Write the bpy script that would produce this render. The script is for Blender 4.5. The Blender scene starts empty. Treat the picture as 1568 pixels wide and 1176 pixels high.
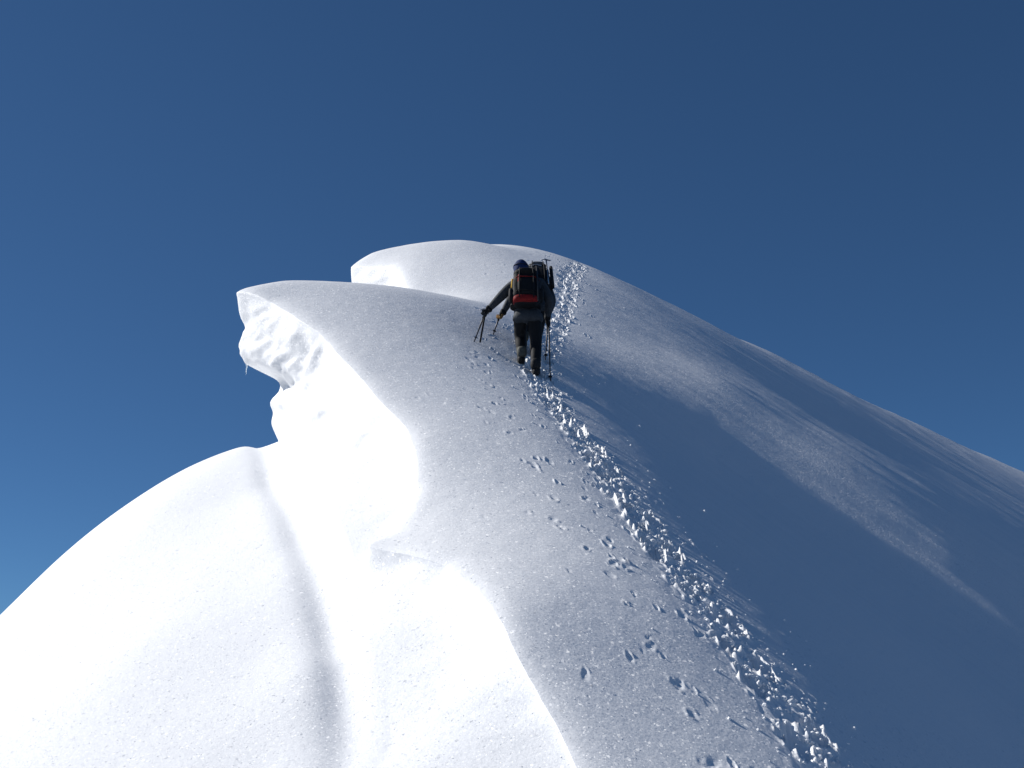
import bpy, bmesh, math, numpy as np
from mathutils import Vector, Matrix
rng = np.random.default_rng(7)
scene = bpy.context.scene
R = math.radians
F = 1742.0; TH = R(15)
# survey point on the mountain: bearing/elevation (as offsets on a 1742-unit focal plane) and range from the station
def P(px, py, d):
    u=(px-784)/F; v=(588-py)/F
    return (d*u, d*(math.cos(TH)-v*math.sin(TH)), d*(math.sin(TH)+v*math.cos(TH)))
SUN = Vector((-0.77,0.25,0.585)).normalized()

# ---------------- noise ----------------
_perm = np.random.default_rng(3).random((256,256))
def vn(x,y,s=0):
    x=np.asarray(x,float)+s*17.31; y=np.asarray(y,float)+s*9.77
    xi=np.floor(x).astype(int); yi=np.floor(y).astype(int)
    fx=x-xi; fy=y-yi
    fx=fx*fx*fx*(fx*(fx*6-15)+10); fy=fy*fy*fy*(fy*(fy*6-15)+10)
    a=_perm[xi%256,yi%256]; b=_perm[(xi+1)%256,yi%256]; c=_perm[xi%256,(yi+1)%256]; d=_perm[(xi+1)%256,(yi+1)%256]
    return (a*(1-fx)+b*fx)*(1-fy)+(c*(1-fx)+d*fx)*fy-0.5
def fbm(x,y,o=4,s=0):
    r=0; a=1
    for i in range(o):
        r=r+a*vn(x*2**i,y*2**i,s+i); a*=0.5
    return r

# ---------------- thin plate fit ----------------
class TPS:
    def __init__(s,pts,lam=2e-3):
        p=np.array(pts,float); s.c=p[:,:2]; n=len(p)
        d=np.linalg.norm(s.c[:,None]-s.c[None],axis=2)
        K=s.phi(d)+lam*np.eye(n); Q=np.c_[np.ones(n),s.c]
        A=np.block([[K,Q],[Q.T,np.zeros((3,3))]])
        sol=np.linalg.lstsq(A,np.r_[p[:,2],0,0,0],rcond=None)[0]
        s.w=sol[:n]; s.a=sol[n:]
    def phi(s,d): return np.where(d>1e-9,d*d*np.log(np.maximum(d,1e-9)),0)
    def __call__(s,x,y):
        x=np.asarray(x,float);y=np.asarray(y,float)
        r=s.a[0]+s.a[1]*x+s.a[2]*y
        for (cx,cy),w in zip(s.c,s.w):
            q=(x-cx)**2+(y-cy)**2
            r=r+w*0.5*q*np.log(np.maximum(q,1e-12))
        return r

lip_near=[P(895,1176,8.0),P(850,1090,8.5),P(805,1010,9.0),P(770,940,9.5),P(730,885,10.15),P(680,850,10.75),P(620,832,11.2),P(560,818,11.6),
 P(590,808,11.8),P(625,775,12.05),P(642,740,12.45),P(640,690,13.1),P(625,645,13.9),P(590,610,14.6),P(540,555,15.8),P(490,500,17.4),P(420,455,18.9),P(360,440,19.6)]
lip_far=[(-4.45,19.3,6.75),(-3.5,20.4,6.9),(-2.8,21.5,7.2),(-2.2,22.5,7.6),(-2.1,23.2,8.0),(-2.28,24.1,8.7),(-2.6,25.2,9.5),(-2.96,26.3,10.16),(-3.6,26.9,10.36),(-4.15,27.4,10.52)]
top_pts = lip_near+lip_far+[
 (-4.0,28.6,10.9),(-3.0,31,11.2),(-1.5,35,10.5),(-2,40,8.5),
 P(430,432,20.1),P(500,440,20.7),P(552,450,21.4),P(640,455,22.5),
 (-1.0,24.0,8.75),(-1.2,22.6,7.9),(-1.5,26,10.1),
 P(570,387,29.5),P(640,374,30.3),P(700,370,31),P(760,376,31),P(820,392,30.8),P(880,413,30.3),
 P(700,380,35),P(820,402,35),P(640,385,35),
 P(1270,1176,8.6),P(1060,900,10.9),P(950,750,13.0),P(865,640,15.4),P(820,573,17.6),P(850,500,22.4),P(860,470,24.3),P(875,425,28.2),
 P(940,432,30.8),P(1010,462,32.2),P(1100,503,35),P(1200,555,37.5),P(1300,602,40),P(1400,650,42),P(1500,696,43.5),P(1568,724,44.5),P(1700,790,46),
 P(940,446,36),P(1100,520,41),P(1300,622,46),P(1500,716,50),P(1700,812,53),
 P(1100,590,22.2),P(1300,660,25),P(1500,760,25.2),P(1000,530,23.7),P(1200,640,22),P(1650,840,24.9),
 P(1300,725,20.1),P(1500,850,18.95),P(1100,700,18.6),P(1000,640,18.6),
 P(1300,820,17.8),P(1500,960,16.5),P(1300,950,12.95),P(1500,1080,12.9),P(1568,1176,11.7),P(1130,850,12.9),
 (0.0,0,-2.2),(2,0,-2.5),(5,0,-4.0),(2.4,5,-2.7),(0,5,-2.2),(5,5,-4.3),(-1.5,3,-2.3),(-3,0,-2.6),(8,4,-6.2),(8,0,-6.4),(0,-3,-3),(-3,-3,-3),(14,8,-8.5),(14,16,-3.9),(21,22,-3.2),(8,50,5.0),(16,56,4.0),(3,44,7.5),(26,32,-.6)]
H0=TPS(top_pts)
def ext(f,x,y,x0,x1,y0,y1,k=0.62):
    xc=np.clip(x,x0,x1); yc=np.clip(y,y0,y1)
    d=np.hypot(x-xc,y-yc)
    return f(xc,yc)-k*(np.sqrt(d*d+1.0)-1.0)
def H(x,y): return ext(H0,x,y,-6,27,-3,56)

L_pts=[(-3.5,-12),(-3.2,0),(-2.4,4),(-1.2,6.3),(0.1,7.7)]+[(p[0],p[1]) for p in lip_near]+[(p[0],p[1]) for p in lip_far]+[(-4.0,28.2),(-3.3,30.5),(-2.5,33),(-2,40),(-2,120)]
L_pts.sort(key=lambda a:a[1])
foot=[P(610,1176,8.9),P(592,1070,9.7),P(570,960,10.8),P(540,860,12.0),P(510,790,13.3),P(480,740,14.8),P(450,705,16.4),P(434,684,18.1)]
foot_far=[(-3.95,18.7,3.85),(-3.7,20,3.8),(-3.0,21.5,4.0),(-2.6,23,4.4),(-2.9,25,5.0),(-3.5,27.2,5.6),(-2.9,30,5.4),(-2.2,34,5.0),(-1.8,40,4.0)]
F_pts=[(-4.2,-12),(-3.8,0),(-3.2,4),(-2.1,6.6),(-1.25,8.3)]+[(p[0],p[1]) for p in foot]+[(p[0],p[1]) for p in foot_far]+[(-1.8,120)]
F_pts.sort(key=lambda a:a[1])
s_pts=foot+foot_far+[(-3.8,0,-3.2),(-3.2,4,-3.0),(-2.1,6.6,-2.1),(-6,0,-4),(-6,5,-3.2),
 P(0,952,14.3),P(50,914,14.7),P(100,874,15.1),P(150,835,15.55),P(200,796,16.0),P(300,720,17.2),P(340,697,17.6),P(375,683,17.8),P(412,686,18.0),
 P(0,1010,17.5),P(50,985,18),P(100,940,18.5),P(200,860,20),P(300,775,21),P(375,735,21.5),
 P(0,1176,10.0),P(200,1176,9.5),P(400,1176,9.1),P(540,1176,8.85),P(200,1000,11.5),P(400,1000,10.8),P(520,1000,10.35),
 P(300,850,13.8),P(420,850,12.9),P(390,750,15.6),P(-200,1176,11),P(0,1050,12.1),
 (-9,18,-2.6),(-9,24,-5),(-6,25,-0.5),(-4,25,3.4),(-9,8,-3.4),(-9,0,-5),(-6,33,-1),(-9,40,-5),(-3.8,33,3)]
S0=TPS(s_pts,0.03)
def S(x,y): return ext(S0,x,y,-9,2,-3,40,0.7)

ys=np.concatenate([[-140,-90,-60,-40,-28,-20,-14],np.linspace(-10,7.7,45),
   np.exp(np.linspace(math.log(7.8),math.log(33),720)),np.linspace(33.6,58,38),[62,68,78,95,120,150]])
ny=len(ys)
def smooth(v,ys,w):
    g=np.arange(-145,155,0.01); vi=np.interp(g,ys,v)
    n=int(3*w/0.01)
    k=np.exp(-0.5*(np.arange(-n,n+1)*0.01/w)**2); k/=k.sum()
    c=np.convolve(np.pad(vi,n,mode='edge'),k,'valid')
    return lambda y:np.interp(y,g,c)
Lf=smooth([p[0] for p in L_pts],[p[1] for p in L_pts],0.05)
Ff=smooth([p[0] for p in F_pts],[p[1] for p in F_pts],0.30)
trk=np.array([(4.5,-140),(4.2,-10),(3.6,0),(3.1,5),(2.40,9.06),(1.72,11.03),(1.24,12.87),(0.716,15.0),(0.36,16.96),(0.55,19),(0.85,21.4),(1.05,22.8),(1.5,27.3),(1.7,28.5),(3,40),(6,150)])
Tf=smooth(trk[:,0],trk[:,1],0.5)

def detail(x,y):
    a=x*0.88-y*0.47; b=x*0.47+y*0.88
    right=1/(1+np.exp(-(x-Tf(y)-1.0)*1.2))
    far=np.clip((y-9)/8,0.1,1)
    d=right*far*(0.030*vn(a*0.25,b*0.9,1)+0.034*vn(a*0.35,b*2.4,2)+0.022*vn(a*0.7,b*6,3)+0.008*vn(a*2,b*12,4))
    d=d+0.007*fbm(x*1.3,y*1.3,3,5)+0.003*vn(x*7,y*7,8)
    return d
def ground(x,y): 
    x=np.asarray(x,float);y=np.asarray(y,float)
    return H(x,y)+detail(x,y)

c_s=np.array([140,90,55,35,22,14]); c_s=np.concatenate([c_s, 9*(np.linspace(1,0.03,160)**1.7)])
nf=120; q=np.linspace(0,1,nf)
ntl=150; ntr=280; nr=170
Y=ys[:,None]
Lx=(Lf(ys)+0.04*fbm(ys*1.5,ys*0,4,11)*((ys>7)&(ys<35)))[:,None]; Fx=Ff(ys)[:,None]
Tx=Tf(ys)[:,None]; hw=0.9
def spur(x,y,c):
    # fillet against the wall and a soft wind scoop beside it
    g_=np.exp(-((c-0.36)/0.20)**2)*(0.13+0.05*vn(y*0.7,y*0+c*0.5,27))
    return S(x,y)+0.010*fbm(x*0.8,y*0.8,3,20)+0.002*vn(x*3,y*3,23)+0.11*np.exp(-c/0.28)-g_*np.clip((y-8.5)/2,0,1)*np.clip((19-y)/3,0,1)
XS=Fx-c_s[None,:]; YS=np.repeat(Y,XS.shape[1],1)
ZS=spur(XS,YS,np.repeat(c_s[None,:],ny,0))
zf=spur(Fx,Y,np.zeros_like(Fx))
xl=Tx-hw
t=np.linspace(0,1,ntl)**1.5
XL=Lx+(xl-Lx)*t[None,:]
XT=Tx+np.linspace(-hw,hw,ntr+2)[None,1:-1]
tr=np.concatenate([hw+26*np.linspace(0,1,nr)**1.6,[31,37,46,60,90,140]])
XR=Tx+tr[None,:]
XTOP=np.concatenate([XL,XT,XR],1); YTOP=np.repeat(Y,XTOP.shape[1],1)
ZTOP=H(XTOP,YTOP)+detail(XTOP,YTOP)
w=XTOP-Lx
ZTOP-=0.05*np.exp(-(w/0.10))+0.05*np.exp(-(w/0.35))
zl=ZTOP[:,0:1]
qq=(1-q)[None,1:-1]
g=qq**1.55
XF=Lx+(Fx-Lx)*g; ZF=zl+(zf-zl)*qq
hgt=np.clip(zl-zf,0.05,6)
sn=np.sin(np.pi*np.clip(qq,0,1))
env=np.where(qq>0.5,sn**1.8,sn**0.8)
YF=np.repeat(Y,XF.shape[1],1)
zz=ZF
amp=env*np.clip(hgt/2.2,0.1,1.0)
disp=amp*(0.44*vn(YF*0.7,zz*0.6,31)+0.22*np.abs(vn(YF*1.3+zz*0.9,zz*1.6-YF*.5,33))+0.14*vn(YF*4.5,zz*1.4,34)+0.09*vn(YF*3.2+zz*2.2,zz*5.5,35)+0.03*vn(YF*10,zz*13,36))
notch=np.exp(-((YF-18.5)/1.3)**2)*(0.30*np.exp(-((qq-0.62)/0.10)**2)-0.14*np.exp(-((qq-0.42)/0.10)**2)-0.06*np.exp(-((qq-0.15)/0.12)**2)+0.10*np.exp(-((qq-0.8)/0.05)**2))
XF=XF+disp*0.8+notch
YF=YF+disp*0.25
order=np.argsort(-qq[0])
XF=XF[:,order];YF=YF[:,order];ZF=ZF[:,order]
def stamp(cx,cy,ang,ln,wd,dep,rim):
    r=ln*1.6+0.05
    i0,i1=np.searchsorted(ys,[cy-r,cy+r])
    if i1<=i0: return
    X=XTOP[i0:i1]; Yb=YTOP[i0:i1]
    dx=X-cx; dy=Yb-cy
    a=dx*math.sin(ang)+dy*math.cos(ang); b=dx*math.cos(ang)-dy*math.sin(ang)
    jit=1+0.5*vn(X*14,Yb*14,40)+0.3*vn(X*35,Yb*35,42)
    rr=np.sqrt((a/ln)**2+(b/wd)**2)*jit
    z=-dep/(1+np.exp((rr-1)*8))+rim*np.exp(-((rr-1.25)/0.28)**2)*np.clip(2.2*(vn(X*22,Yb*22,41)+0.2),0,2)
    ZTOP[i0:i1]+=z
ycur=7.0; k=0
while ycur<30:
    side=1 if k%2 else -1
    fd_=1.0 if ycur<19 else 0.55
    for rep in range(2 if rng.random()<0.5 else 1):
        jx=rng.normal(0,0.03); jy=rng.normal(0,0.06)
        stamp(float(Tf(ycur+jy))+side*0.12+jx,ycur+jy,R(-16)+rng.normal(0,.12),0.15*rng.uniform(.85,1.15),0.075*rng.uniform(.9,1.3),fd_*rng.uniform(.10,.15),fd_*rng.uniform(.03,.055))
    ycur+=rng.uniform(.25,.32); k+=1
# older, wind-softened line of small prints left of the trail, pole holes and scuffs
for off,n,sp,sm_ in((-0.95,150,0.13,1.25),(0.4,50,0.14,1.0),(-1.6,30,0.25,1.0),(-0.45,70,0.1,1.0)):
    for i in range(n):
        yy=7.5+23*rng.random()**1.3; xx=float(Tf(yy))+off*(1+0.1*np.sin(yy))+rng.normal(0,sp)
        s_=sm_*rng.uniform(.010,.026)*(1+yy/50)
        stamp(xx,yy,rng.uniform(-1,1),s_*rng.uniform(1,2.2),s_,rng.uniform(.004,.011),rng.uniform(.006,.016))
core=np.exp(-((XTOP-Tx-0.04*vn(YTOP*2,YTOP*0,49))/0.22)**2)*((YTOP>4)&(YTOP<31))*np.where(YTOP>19,0.5,1.0)
ZTOP+=core*(0.06*np.abs(vn(XTOP*8,YTOP*8,50))+0.034*vn(XTOP*17,YTOP*17,51)+0.010*vn(XTOP*40,YTOP*40,52)-0.035)

XA=np.concatenate([XS,Fx,XF,XTOP],1); YA=np.concatenate([YS,Y,YF,YTOP],1); ZA=np.concatenate([ZS,zf,ZF,ZTOP],1)
def grid_mesh(name,X,Yy,Z,mat):
    n,m=X.shape
    me=bpy.data.meshes.new(name)
    co=np.stack([X,Yy,Z],-1).reshape(-1,3)
    idx=np.arange(n*m).reshape(n,m)
    f=np.stack([idx[:-1,:-1],idx[:-1,1:],idx[1:,1:],idx[1:,:-1]],-1).reshape(-1,4)
    me.vertices.add(len(co)); me.vertices.foreach_set('co',co.ravel().astype(np.float32))
    me.loops.add(f.size); me.loops.foreach_set('vertex_index',f.ravel().astype(np.int32))
    me.polygons.add(len(f)); me.polygons.foreach_set('loop_start',np.arange(0,f.size,4,dtype=np.int32))
    me.polygons.foreach_set('loop_total',np.full(len(f),4,dtype=np.int32))
    me.polygons.foreach_set('use_smooth',np.ones(len(f),dtype=bool))
    me.update(calc_edges=True); me.validate()
    me.materials.append(mat)
    o=bpy.data.objects.new(name,me); scene.collection.objects.link(o); return o

# ---------------- materials ----------------
def newmat(name):
    m=bpy.data.materials.new(name); m.use_nodes=True
    return m,m.node_tree,m.node_tree.nodes['Principled BSDF']
def snow_mat():
    m,nt,b=newmat('snow')
    b.inputs['Roughness'].default_value=0.6
    b.inputs['Specular IOR Level'].default_value=0.25
    N=nt.nodes.new; LK=nt.links.new
    tc=N('ShaderNodeTexCoord')
    def bump(scale,strength,dist,prev=None,detail=3):
        t=N('ShaderNodeTexNoise'); t.inputs['Detail'].default_value=detail
        t.inputs['Scale'].default_value=scale
        LK(tc.outputs['Object'],t.inputs['Vector'])
        bp=N('ShaderNodeBump'); bp.inputs['Strength'].default_value=strength; bp.inputs['Distance'].default_value=dist
        LK(t.outputs['Fac'],bp.inputs['Height'])
        if prev: LK(prev.outputs['Normal'],bp.inputs['Normal'])
        return bp
    b1=bump(7,0.18,0.02); b2=bump(40,0.25,0.007,b1,4)
    prev=b2.outputs['Normal']
    for sc,base,glint in((95,0.10,1.1),(45,0.03,0.55)):
        v=N('ShaderNodeTexVoronoi'); v.inputs['Scale'].default_value=sc; LK(tc.outputs['Object'],v.inputs['Vector'])
        sub=N('ShaderNodeVectorMath'); sub.operation='SUBTRACT'; LK(v.outputs['Color'],sub.inputs[0]); sub.inputs[1].default_value=(.5,.5,.5)
        sep=N('ShaderNodeSeparateColor'); LK(v.outputs['Color'],sep.inputs[0])
        mr=N('ShaderNodeMapRange'); mr.inputs['From Min'].default_value=0.94; mr.inputs['From Max'].default_value=0.97; mr.inputs['To Min'].default_value=base; mr.inputs['To Max'].default_value=glint
        LK(sep.outputs[2],mr.inputs['Value'])
        mul=N('ShaderNodeVectorMath'); mul.operation='SCALE'; LK(sub.outputs[0],mul.inputs[0]); LK(mr.outputs[0],mul.inputs['Scale'])
        add=N('ShaderNodeVectorMath'); add.operation='ADD'; LK(prev,add.inputs[0]); LK(mul.outputs[0],add.inputs[1])
        nm=N('ShaderNodeVectorMath'); nm.operation='NORMALIZE'; LK(add.outputs[0],nm.inputs[0]); prev=nm.outputs[0]
    LK(prev,b.inputs['Normal'])
    n=N('ShaderNodeTexNoise'); n.inputs['Scale'].default_value=1.1; n.inputs['Detail'].default_value=5
    cr=N('ShaderNodeValToRGB'); cr.color_ramp.elements[0].color=(0.90,0.91,0.925,1); cr.color_ramp.elements[1].color=(0.94,0.945,0.95,1)
    LK(tc.outputs['Object'],n.inputs['Vector']); LK(n.outputs['Fac'],cr.inputs['Fac']); LK(cr.outputs['Color'],b.inputs['Base Color'])
    return m
snow=snow_mat()
def solid(name,col,rough=0.7,metal=0,noise=0.25,scale=30,bump=0.3):
    m,nt,b=newmat(name); b.inputs['Roughness'].default_value=rough; b.inputs['Metallic'].default_value=metal
    tc=nt.nodes.new('ShaderNodeTexCoord'); n=nt.nodes.new('ShaderNodeTexNoise'); n.inputs['Scale'].default_value=scale; n.inputs['Detail'].default_value=4
    nt.links.new(tc.outputs['Object'],n.inputs['Vector'])
    cr=nt.nodes.new('ShaderNodeValToRGB')
    cr.color_ramp.elements[0].position=.3; cr.color_ramp.elements[1].position=.7
    cr.color_ramp.elements[0].color=tuple(c*(1-noise) for c in col)+(1,); cr.color_ramp.elements[1].color=tuple(min(1,c*(1+noise)) for c in col)+(1,)
    nt.links.new(n.outputs['Fac'],cr.inputs['Fac']); nt.links.new(cr.outputs['Color'],b.inputs['Base Color'])
    bp=nt.nodes.new('ShaderNodeBump'); bp.inputs['Strength'].default_value=bump; bp.inputs['Distance'].default_value=0.01
    nt.links.new(n.outputs['Fac'],bp.inputs['Height']); nt.links.new(bp.outputs['Normal'],b.inputs['Normal'])
    b.inputs['Specular IOR Level'].default_value=0.25
    return m
M=dict(jacket=solid('jacket_fabric',(0.042,0.049,0.057)),black=solid('black_fabric',(0.008,0.009,0.011)),trouser=solid('trouser_fabric',(0.008,0.0085,0.010)),
 red=solid('red_fabric',(0.22,0.010,0.010)),yellow=solid('yellow_webbing',(0.6,0.35,0.03)),blue=solid('blue_hood_fabric',(0.012,0.03,0.11)),
 tan=solid('tan_leather',(0.40,0.22,0.07)),boot=solid('boot_leather',(0.02,0.02,0.02)),gaiter=solid('gaiter_fabric',(0.10,0.10,0.085)),
 metal=solid('pole_metal',(0.06,0.06,0.065),0.4,0.5),skin=solid('skin',(0.45,0.26,0.18),0.5,0,0.08),steel=solid('steel',(0.4,0.4,0.42),0.35,1),
 grey=solid('grey_fabric',(0.13,0.135,0.14)),eye=solid('eye_dark',(0.01,0.01,0.01),0.2))

ridge=grid_mesh('snow_ridge',XA,YA,ZA,snow)

def clumps():
    bm=bmesh.new(); bmesh.ops.create_icosphere(bm,subdivisions=2,radius=1)
    bv=np.array([v.co[:] for v in bm.verts]); bf=np.array([[v.index for v in f.verts] for f in bm.faces]); bm.free()
    N=3000
    yy=7.6+22.5*rng.random(N)**1.45
    tail=rng.random(N)
    off=np.where(tail<0.5,rng.normal(0,0.17,N),np.where(tail<0.84,rng.exponential(0.34,N),-rng.exponential(0.28,N)))
    xx=Tf(yy)+off
    sz=np.exp(rng.normal(math.log(0.0082),0.5,N)); sz=np.clip(sz,0.004,0.026)*np.where(np.abs(off)<0.24,1.15,0.75)*np.where(yy>19,0.8,1.1)
    zz=ground(xx,yy)+sz*0.1-0.02*np.exp(-(off/0.19)**2)
    V=[];Fc=[];b=0
    for i in range(N):
        s=rng.uniform(.7,1.4,3)*sz[i]
        v=bv*(1+0.10*rng.normal(0,1,(len(bv),1)))*s
        V.append(v+[xx[i],yy[i],zz[i]]); Fc.append(bf+b); b+=len(bv)
    V=np.concatenate(V);Fc=np.concatenate(Fc)
    me=bpy.data.meshes.new('snow_clumps'); me.from_pydata(V.tolist(),[],Fc.tolist()); me.materials.append(snow)
    o=bpy.data.objects.new('snow_clumps',me); scene.collection.objects.link(o)
clumps()

def icicles():
    m,nt,b=newmat('ice'); b.inputs['Base Color'].default_value=(0.75,0.85,0.9,1); b.inputs['Roughness'].default_value=0.12; b.inputs['Transmission Weight'].default_value=0.4; b.inputs['IOR'].default_value=1.31
    bm=bmesh.new()
    for px,py,l in((379,548,0.42),(383,552,0.2),(389,552,0.14),(396,556,0.12)):
        x,y,z=P(px,py-10,19.4)
        r=0.026; prev=None
        for k in range(7):
            tt=k/6; rad=r*(1-tt)**0.8+0.002
            ring=[bm.verts.new((x+rad*math.cos(a)+0.004*math.sin(k*2.1),y+rad*math.sin(a),z-l*tt)) for a in np.linspace(0,2*math.pi,8,endpoint=False)]
            if prev:
                for j in range(8): bm.faces.new((prev[j],prev[(j+1)%8],ring[(j+1)%8],ring[j]))
            prev=ring
        bm.faces.new(prev)
    me=bpy.data.meshes.new('icicles'); bm.to_mesh(me); bm.free(); me.materials.append(m)
    o=bpy.data.objects.new('icicles',me); scene.collection.objects.link(o)
icicles()

gm,nt,b=newmat('distant_ground')
n=nt.nodes.new('ShaderNodeTexNoise'); n.inputs['Scale'].default_value=0.01; n.inputs['Detail'].default_value=8
tc=nt.nodes.new('ShaderNodeTexCoord'); nt.links.new(tc.outputs['Object'],n.inputs['Vector'])
cr=nt.nodes.new('ShaderNodeValToRGB'); cr.color_ramp.elements[0].position=.5; cr.color_ramp.elements[1].position=.62
cr.color_ramp.elements[0].color=(0.06,0.06,0.06,1); cr.color_ramp.elements[1].color=(0.5,0.52,0.56,1)
nt.links.new(n.outputs['Fac'],cr.inputs['Fac']); nt.links.new(cr.outputs['Color'],b.inputs['Base Color']); b.inputs['Roughness'].default_value=0.9
gx=np.sinh(np.linspace(-7,7,141))*14.6; GX,GY=np.meshgrid(gx,gx)
rr=np.hypot(GX,GY)
GZ=-75+60*fbm(GX/300,GY/300,4,60)*np.clip((rr-150)/500,0,1)
grid_mesh('ground',GX,GY,GZ,gm)

# ---------------- figures ----------------
def link(o,parent=None):
    scene.collection.objects.link(o)
    if parent: o.parent=parent
    return o
def se(name,parent,loc,rad,e,mat,rot=(0,0,0),nu=28,nv=16,fn=None):
    bm=bmesh.new(); g=[]
    def pw(c,e): return math.copysign(abs(c)**e,c)
    for i in range(nv+1):
        ph=-math.pi/2+math.pi*i/nv; row=[]
        for j in range(nu):
            th=2*math.pi*j/nu
            p=Vector((rad[0]*pw(math.cos(ph),e)*pw(math.cos(th),e),rad[1]*pw(math.cos(ph),e)*pw(math.sin(th),e),rad[2]*pw(math.sin(ph),e)))
            if fn: p=fn(p)
            row.append(bm.verts.new(p))
        g.append(row)
    for i in range(nv):
        for j in range(nu): bm.faces.new((g[i][j],g[i][(j+1)%nu],g[i+1][(j+1)%nu],g[i+1][j]))
    bmesh.ops.remove_doubles(bm,verts=bm.verts,dist=1e-5)
    for f in bm.faces: f.smooth=True
    me=bpy.data.meshes.new(name); bm.to_mesh(me); bm.free(); me.materials.append(mat)
    o=bpy.data.objects.new(name,me); o.location=loc; o.rotation_euler=rot
    return link(o,parent)
def tube(name,parent,pts,radii,mat,n=10):
    bm=bmesh.new(); prev=None
    pts=[Vector(p) for p in pts]; pa=None
    for i,p in enumerate(pts):
        d=(pts[min(i+1,len(pts)-1)]-pts[max(i-1,0)]).normalized()
        a=d.orthogonal().normalized()
        if pa is not None: a=(pa-d*pa.dot(d)).normalized()
        b_=d.cross(a); pa=a
        ring=[bm.verts.new(p+(a*math.cos(t)+b_*math.sin(t))*radii[i]) for t in np.linspace(0,2*math.pi,n,endpoint=False)]
        if prev:
            for j in range(n): bm.faces.new((prev[j],prev[(j+1)%n],ring[(j+1)%n],ring[j]))
        else: bm.faces.new(ring[::-1])
        prev=ring
    bm.faces.new(prev)
    for f in bm.faces: f.smooth=True
    me=bpy.data.meshes.new(name); bm.to_mesh(me); bm.free(); me.materials.append(mat)
    return link(bpy.data.objects.new(name,me),parent)
def skin(name,parent,verts,edges,radii,mats,label=None,sub=2,root=0):
    me=bpy.data.meshes.new(name+'_src'); me.from_pydata([tuple(v) for v in verts],edges,[])
    o=bpy.data.objects.new(name+'_src',me); scene.collection.objects.link(o)
    o.modifiers.new('s','SKIN'); sm=o.modifiers.new('u','SUBSURF'); sm.levels=sub
    for i,r in enumerate(radii):
        sv=me.skin_vertices[0].data[i]; sv.radius=r if isinstance(r,tuple) else (r,r); sv.use_root=(i==root)
    dg=bpy.context.evaluated_depsgraph_get()
    nm=bpy.data.meshes.new_from_object(o.evaluated_get(dg)); nm.name=name
    bpy.data.objects.remove(o)
    nm.materials.clear()
    for m in mats: nm.materials.append(m)
    for p in nm.polygons:
        p.use_smooth=True
        if label: p.material_index=label(p.center)
    return link(bpy.data.objects.new(name,nm),parent)

def hand(name,parent,wrist,fdir,axis,side,mat):
    f=Vector(fdir).normalized(); a=Vector(axis).normalized(); a=(a-f*a.dot(f)).normalized(); n=f.cross(a)*side
    w=Vector(wrist); pc=w+f*0.055
    V=[w-f*0.03,w,pc];E=[(0,1),(1,2)];Rr=[0.036,0.038,(0.048,0.032)]
    for k,(off,ln) in enumerate(((-0.038,.8),(-0.013,.95),(0.013,1.0),(0.038,.92))):
        K=pc+a*off+f*0.035; b=len(V)
        V+=[K,K+(n*0.022+f*0.018)*ln,K+(n*0.05+f*0.0)*ln,K+(n*0.045-f*0.03)*ln]
        E+=[(2,b),(b,b+1),(b+1,b+2),(b+2,b+3)]; Rr+=[0.014,0.0135,0.013,0.011]
    b=len(V); V+=[pc+a*0.045-f*0.02,pc+a*0.055+n*0.03,pc+a*0.045+n*0.055+f*0.015]
    E+=[(2,b),(b,b+1),(b+1,b+2)]; Rr+=[0.017,0.015,0.013]
    skin(name,parent,V,E,Rr,[mat],sub=1,root=2)
    return pc+n*0.026

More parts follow.
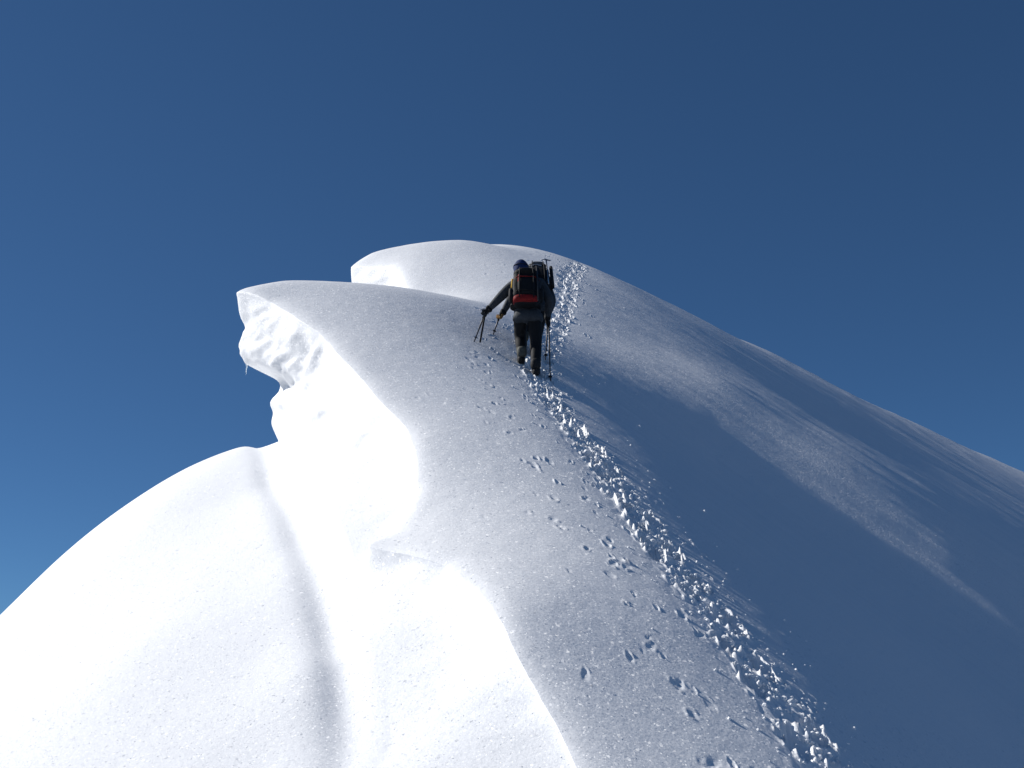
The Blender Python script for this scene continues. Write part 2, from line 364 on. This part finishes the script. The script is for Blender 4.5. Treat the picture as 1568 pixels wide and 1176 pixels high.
def build_climber(name,ox,oy,lean,hands_xyz,elbows,feet,pack_w,tips,glove_mats,second=False):
    SC=1.05
    oz=float(ground(ox,oy))
    emp=bpy.data.objects.new(name,None); emp.empty_display_size=0.3; emp.location=(ox,oy,oz); emp.scale=(SC,SC,SC); scene.collection.objects.link(emp)
    def g(x,y): return (float(ground(ox+x*SC,oy+y*SC))-oz)/SC
    piv=Vector((0,.08,.92)); Rm=Matrix.Rotation(-lean,3,'X')
    def U(x,y,z): return piv+Rm@(Vector((x,y,z))-piv)
    (rx,ry),(lx,ly)=feet
    zr=g(rx,ry); zlf=g(lx,ly)
    pel=Vector((0,.08,.93)); sp=U(-.01,.11,1.09); ch=U(-.02,.16,1.32); nk=U(-.06,.22,1.52); hd=U(-.10,.25,1.71)
    sL=U(-.22,.17,1.44); sR=U(.21,.17,1.44)
    eL,eR=Vector(elbows[0]),Vector(elbows[1]); wL,wR=Vector(hands_xyz[0]),Vector(hands_xyz[1])
    hL=Vector((-.10,.09,.88)); hR=Vector((.10,.09,.88))
    aR=Vector((rx,ry-.04,zr+.10)); tR=Vector((rx+.02,ry+.19,g(rx,ry+.19)+.045))
    aL=Vector((lx,ly-.05,zlf+.12)); tL=Vector((lx-.02,ly+.17,g(lx,ly+.17)+.045))
    kR=(aR+hR)/2+Vector((.015,.06,0)); kL=(aL+hL)/2+Vector((-.02,.15,.04))
    cR=(aR*.6+kR*.4)+Vector((0,-.02,0)); cL=(aL*.6+kL*.4)+Vector((0,-.02,0))
    V=[pel,sp,ch,nk,sL,eL,wL,sR,eR,wR,hL,kL,cL,aL,tL,hR,kR,cR,aR,tR,(kL+hL)/2,(kR+hR)/2,(sL+eL)/2,(sR+eR)/2, nk+Vector((-.01,.02,.08))]
    E=[(0,1),(1,2),(2,3),(2,4),(4,22),(22,5),(5,6),(2,7),(7,23),(23,8),(8,9),(0,10),(10,20),(20,11),(11,12),(12,13),(13,14),(0,15),(15,21),(21,16),(16,17),(17,18),(18,19),(3,24)]
    Rr=[(.21,.15),(.205,.15),(.22,.15),.09,.10,.075,.05,.10,.075,.05,.13,.095,.085,.075,.055,.13,.095,.085,.075,.055,.118,.118,.088,.088,.065]
    segs=[(0,1,0),(1,2,0),(2,3,0),(2,4,0),(4,5,0),(5,6,0),(2,7,0),(7,8,0),(8,9,0),(10,11,1),(11,12,1),(12,13,3),(13,14,2),(15,16,1),(16,17,1),(17,18,1),(18,19,2),(3,24,0)]
    def label(c):
        c=Vector(c); best=None
        for i,j,l in segs:
            p,q_=V[i],V[j]; d=q_-p; t_=max(0,min(1,(c-p).dot(d)/d.length_squared)); dd=(c-(p+d*t_)).length
            if best is None or dd<best[0]: best=(dd,l)
        l=best[1]
        if l==0 and c.z<.80 and abs(c.x)<.22: l=1
        if l==1 and c.z>.83: l=0
        return l
    skin('body',emp,V,E,Rr,[M['jacket'],M['trouser'],M['boot'],M['gaiter']],label)
    for s_,(a_,t_) in enumerate(((aR,tR),(aL,tL))):
        d=(t_-a_); mid=(a_+t_)/2-Vector((0,0.015,.045)); pitch=math.atan2(d.z+.05,d.y)
        se('boot_%d'%(s_+1),emp,mid,(.060,.160,.06),.6,M['boot'],(pitch,0,0))
        se('boot_cuff_%d'%(s_+1),emp,a_+Vector((0,-.0,.05)),(.078,.082,.095),.8,M['gaiter'] if s_ else M['boot'])
        for k in range(4):
            for sx in(-1,1):
                p=mid+Matrix.Rotation(pitch,3,'X')@Vector((sx*.04,-.11+.07*k,-.05))
                tube('crampon_point_%d_%d_%d'%(s_,k,sx+1),emp,[p,p+Vector((0,0,-.035))],[.006,.002],M['steel'],6)
    se('jacket_hem',emp,(0,.075,.87),(.225,.17,.11),.75,M['jacket'],nu=36,fn=lambda p:Vector((p.x*(1-.12*p.z/.1),p.y*(1-.1*p.z/.1),p.z+.008*math.sin(p.x*60))))
    se('head',emp,hd,(.075,.095,.115),1.0,M['skin'],(-.2-lean*.5,0,0),fn=lambda p:Vector((p.x*(1-.25*max(0,-p.z/.115)),p.y,p.z)))
    hf=Matrix.Rotation(-.2-lean*.5,3,'X')
    se('nose',emp,hd+hf@Vector((0,.098,-.012)),(.013,.02,.022),1,M['skin'],nu=10,nv=8)
    se('mouth',emp,hd+hf@Vector((0,.086,-.055)),(.025,.008,.007),1,M['red'],nu=10,nv=8)
    for sx in(-1,1):
        se('eye_%d'%(sx+2),emp,hd+hf@Vector((sx*.03,.086,.015)),(.013,.01,.008),1,M['eye'],nu=10,nv=8)
        se('ear_%d'%(sx+2),emp,hd+hf@Vector((sx*.076,0,-.005)),(.01,.02,.032),1,M['skin'],nu=10,nv=8)
    se('hood',emp,hd+Vector((0,-.02,.012)),(.118,.125,.14),.9,M['blue'],(-.15-lean*.4,0,0),fn=lambda p:Vector((p.x*(1+.05*math.sin(p.z*55)),p.y-(.06*max(0,p.y/.118)**2 if p.z<.07 else 0),p.z*(1+.05*math.cos(p.x*40)))))
    se('hood_band',emp,hd+Vector((0,-.02,.03)),(.122,.129,.016),.8,M['black'],(-.15,0,0))
    se('collar',emp,nk+Vector((-.01,.0,.035)),(.11,.11,.085),.8,M['black'])
    for k,(w_,e_,tip,mt) in enumerate(((wL,eL,tips[0],glove_mats[0]),(wR,eR,tips[1],glove_mats[1]))):
        tx,ty=tip[:2]; tz=g(tx,ty)
        tp=Vector((tx,ty,tz-.03)); fd=(w_-e_).normalized()
        ax=(w_-tp).normalized()
        gp=hand('glove_%d'%(k+1),emp,w_+fd*.01,fd,ax,-1 if k==0 else 1,mt)
        se('cuff_%d'%(k+1),emp,w_-fd*.02,(.052,.052,.055),.8,M['black'])
        d=(gp-tp); top=gp+d.normalized()*.09
        tube('pole_shaft_%d'%(k+1),emp,[tp,tp+(gp-tp)*.5,tp+(gp-tp)*.52,gp],[.008,.011,.013,.013],M['metal'])
        tube('pole_grip_%d'%(k+1),emp,[gp-d.normalized()*.09,gp,gp+d.normalized()*.06,top],[.017,.018,.020,.022],M['black'])
        bc=tp+d.normalized()*.09
        tube('pole_basket_%d'%(k+1),emp,[bc,bc+d.normalized()*.008],[.030,.030],M['black'],14)
        tube('wrist_loop_%d'%(k+1),emp,[top,top+Vector((.03,-.03,-.05)),top+Vector((.02,-.03,-.12)),gp],[.005]*4,M['black'],6)
        if len(tip)>2:
            t2=Vector((tip[2],tip[3],g(tip[2],tip[3])+.04))
            tube('axe_shaft_%d'%(k+1),emp,[t2,gp+(gp-t2).normalized()*.05],[.013,.016],M['black'])
            hh=gp+(gp-t2).normalized()*.05
            tube('axe_head_%d'%(k+1),emp,[hh+Vector((-.10,-.03,-.02)),hh+Vector((-.03,0,.01)),hh,hh+Vector((.09,.03,0))],[.004,.011,.013,.012],M['steel'],6)
    pk=bpy.data.objects.new('backpack',None); pk.parent=emp; scene.collection.objects.link(pk)
    pk.location=U(-.03,-.10,1.24) if not second else U(.06,-.10,1.28); pk.rotation_euler=(-lean-.12,0,R(2)); pk.scale=(1.05,1,.86) if not second else (1,1,.95)
    W=pack_w
    def shape(p): return Vector((p.x*(1-.10*p.z/.32)+.006*math.sin(p.z*45),p.y*(1-.15*p.z/.32)+.006*math.sin(p.x*40+p.z*20),p.z))
    se('pack_bag',pk,(0,0,0),(W,.135,.33),.5,M['black'],fn=shape,nu=40,nv=28)
    se('pack_lid',pk,(0,.01,.30),(W*.88,.14,.075),.7,M['black'],(.1,0,0),nu=36)
    se('lid_pocket',pk,(0,-.08,.31),(W*.6,.07,.045),.7,M['grey'] if second else M['black'],nu=24)
    se('pack_base',pk,(-.01,-.035,-.25),(W*.90,.135,.065),.55,M['black'] if second else M['red'],nu=36)
    se('pack_pocket',pk,(0,-.12,-.02),(W*.62,.05,.17),.55,M['black'],nu=30)
    se('pocket_panel',pk,(-W*.50,-.105,.07),(.022,.05,.15),.6,M['grey'] if second else M['red'],nu=20)
    se('hip_belt',pk,(0,.12,-.27),(W*1.12,.13,.035),.6,M['black'])
    for sx in(-1,1):
        se('side_pocket_%d'%(sx+2),pk,(sx*(W+.01),-.01,-.13),(.04,.09,.12),.6,M['black'])
        tube('compression_strap_%d'%(sx+2),pk,[(sx*(W*.45),-.15,.34),(sx*W*.5,-.178,.15),(sx*W*.5,-.185,-.05),(sx*W*.5,-.19,-.28)],[.008]*4,M['black'],6)
        tube('shoulder_strap_%d'%(sx+2),pk,[(sx*.1,.11,.27),(sx*.12,.24,.31),(sx*.13,.36,.18),(sx*.15,.36,-.02),(sx*.17,.18,-.22)],[.022,.026,.026,.02,.014],M['black'],8)
    if not second:
        tube('yellow_strap',pk,[(-W*.98,-.06,.16),(-W*1.02,-.07,.0),(-W*1.0,-.06,-.14)],[.012]*3,M['yellow'],6)
    tube('strap_cross_1',pk,[(-W,-.02,.16),(-W*.6,-.15,.16),(W*.6,-.15,.16),(W,-.02,.16)],[.007]*4,M['red'] if not second else M['grey'],6)
    tube('strap_cross_2',pk,[(-W,-.02,-.13),(-W*.6,-.185,-.13),(W*.6,-.185,-.13),(W,-.02,-.13)],[.007]*4,M['black'],6)
    tube('ice_axe_shaft',pk,[(W*.8,-.13,-.3),(W*.75,-.13,.40)],[.011,.012],M['steel'] if second else M['metal'],8)
    tube('ice_axe_pick',pk,[(W*.75-.09,-.15,.37),(W*.75-.02,-.14,.405),(W*.75,-.13,.41),(W*.75+.07,-.12,.40)],[.004,.01,.013,.012],M['steel'],6)
    if second:
        tube('tent_pole_bundle',pk,[(W+.035,-.03,-.25),(W+.03,-.03,.34)],[.03,.028],M['black'],12)
    return emp

build_climber('climber',.25,16.93,R(3),[(-.60,.22,1.03),(.30,.30,.92)],[(-.43,.18,1.20),(.33,.12,1.14)],((.11,0),(-.09,.26)),.20,[(-.82,.36,-.72,.30),(.33,.10)],(M['jacket'],M['black']))
build_climber('climber.001',.37,17.85,R(28),[(-.50,.30,.84),(.22,.45,.84)],[(-.38,.30,1.07),(.30,.32,1.04)],((.0,.1),(-.16,.35)),.19,[(-.66,.25),(.18,.30)],(M['tan'],M['black']),True)

sd=bpy.data.lights.new('sun','SUN'); sd.energy=5.0; sd.angle=R(0.5); sd.color=(1,0.975,0.94)
so=bpy.data.objects.new('sun',sd); so.rotation_euler=SUN.to_track_quat('Z','Y').to_euler(); so.location=(-20,0,30); scene.collection.objects.link(so)
w=bpy.data.worlds.new('World'); scene.world=w; w.use_nodes=True
nt=w.node_tree; bg=nt.nodes['Background']; sky=nt.nodes.new('ShaderNodeTexSky'); sky.sky_type='NISHITA'; sky.sun_disc=False
sky.sun_elevation=math.asin(SUN.z); sky.sun_rotation=math.atan2(SUN.x,SUN.y)%(2*math.pi)
sky.altitude=5500; sky.air_density=1.0; sky.dust_density=0.0; sky.ozone_density=2.0
gam=nt.nodes.new('ShaderNodeGamma'); gam.inputs['Gamma'].default_value=0.75
tint=nt.nodes.new('ShaderNodeVectorMath'); tint.operation='MULTIPLY'; tint.inputs[1].default_value=(0.40,0.72,1.04)
nt.links.new(sky.outputs['Color'],gam.inputs['Color']); nt.links.new(gam.outputs['Color'],tint.inputs[0]); nt.links.new(tint.outputs[0],bg.inputs['Color']); bg.inputs['Strength'].default_value=0.098
cd=bpy.data.cameras.new('camera'); cd.lens=40; cd.sensor_width=36; cd.clip_end=20000; cd.clip_start=0.05
co=bpy.data.objects.new('camera',cd); co.rotation_euler=(R(105),0,0); scene.collection.objects.link(co); scene.camera=co
scene.view_settings.view_transform='Standard'; scene.view_settings.look='None'; scene.view_settings.exposure=0
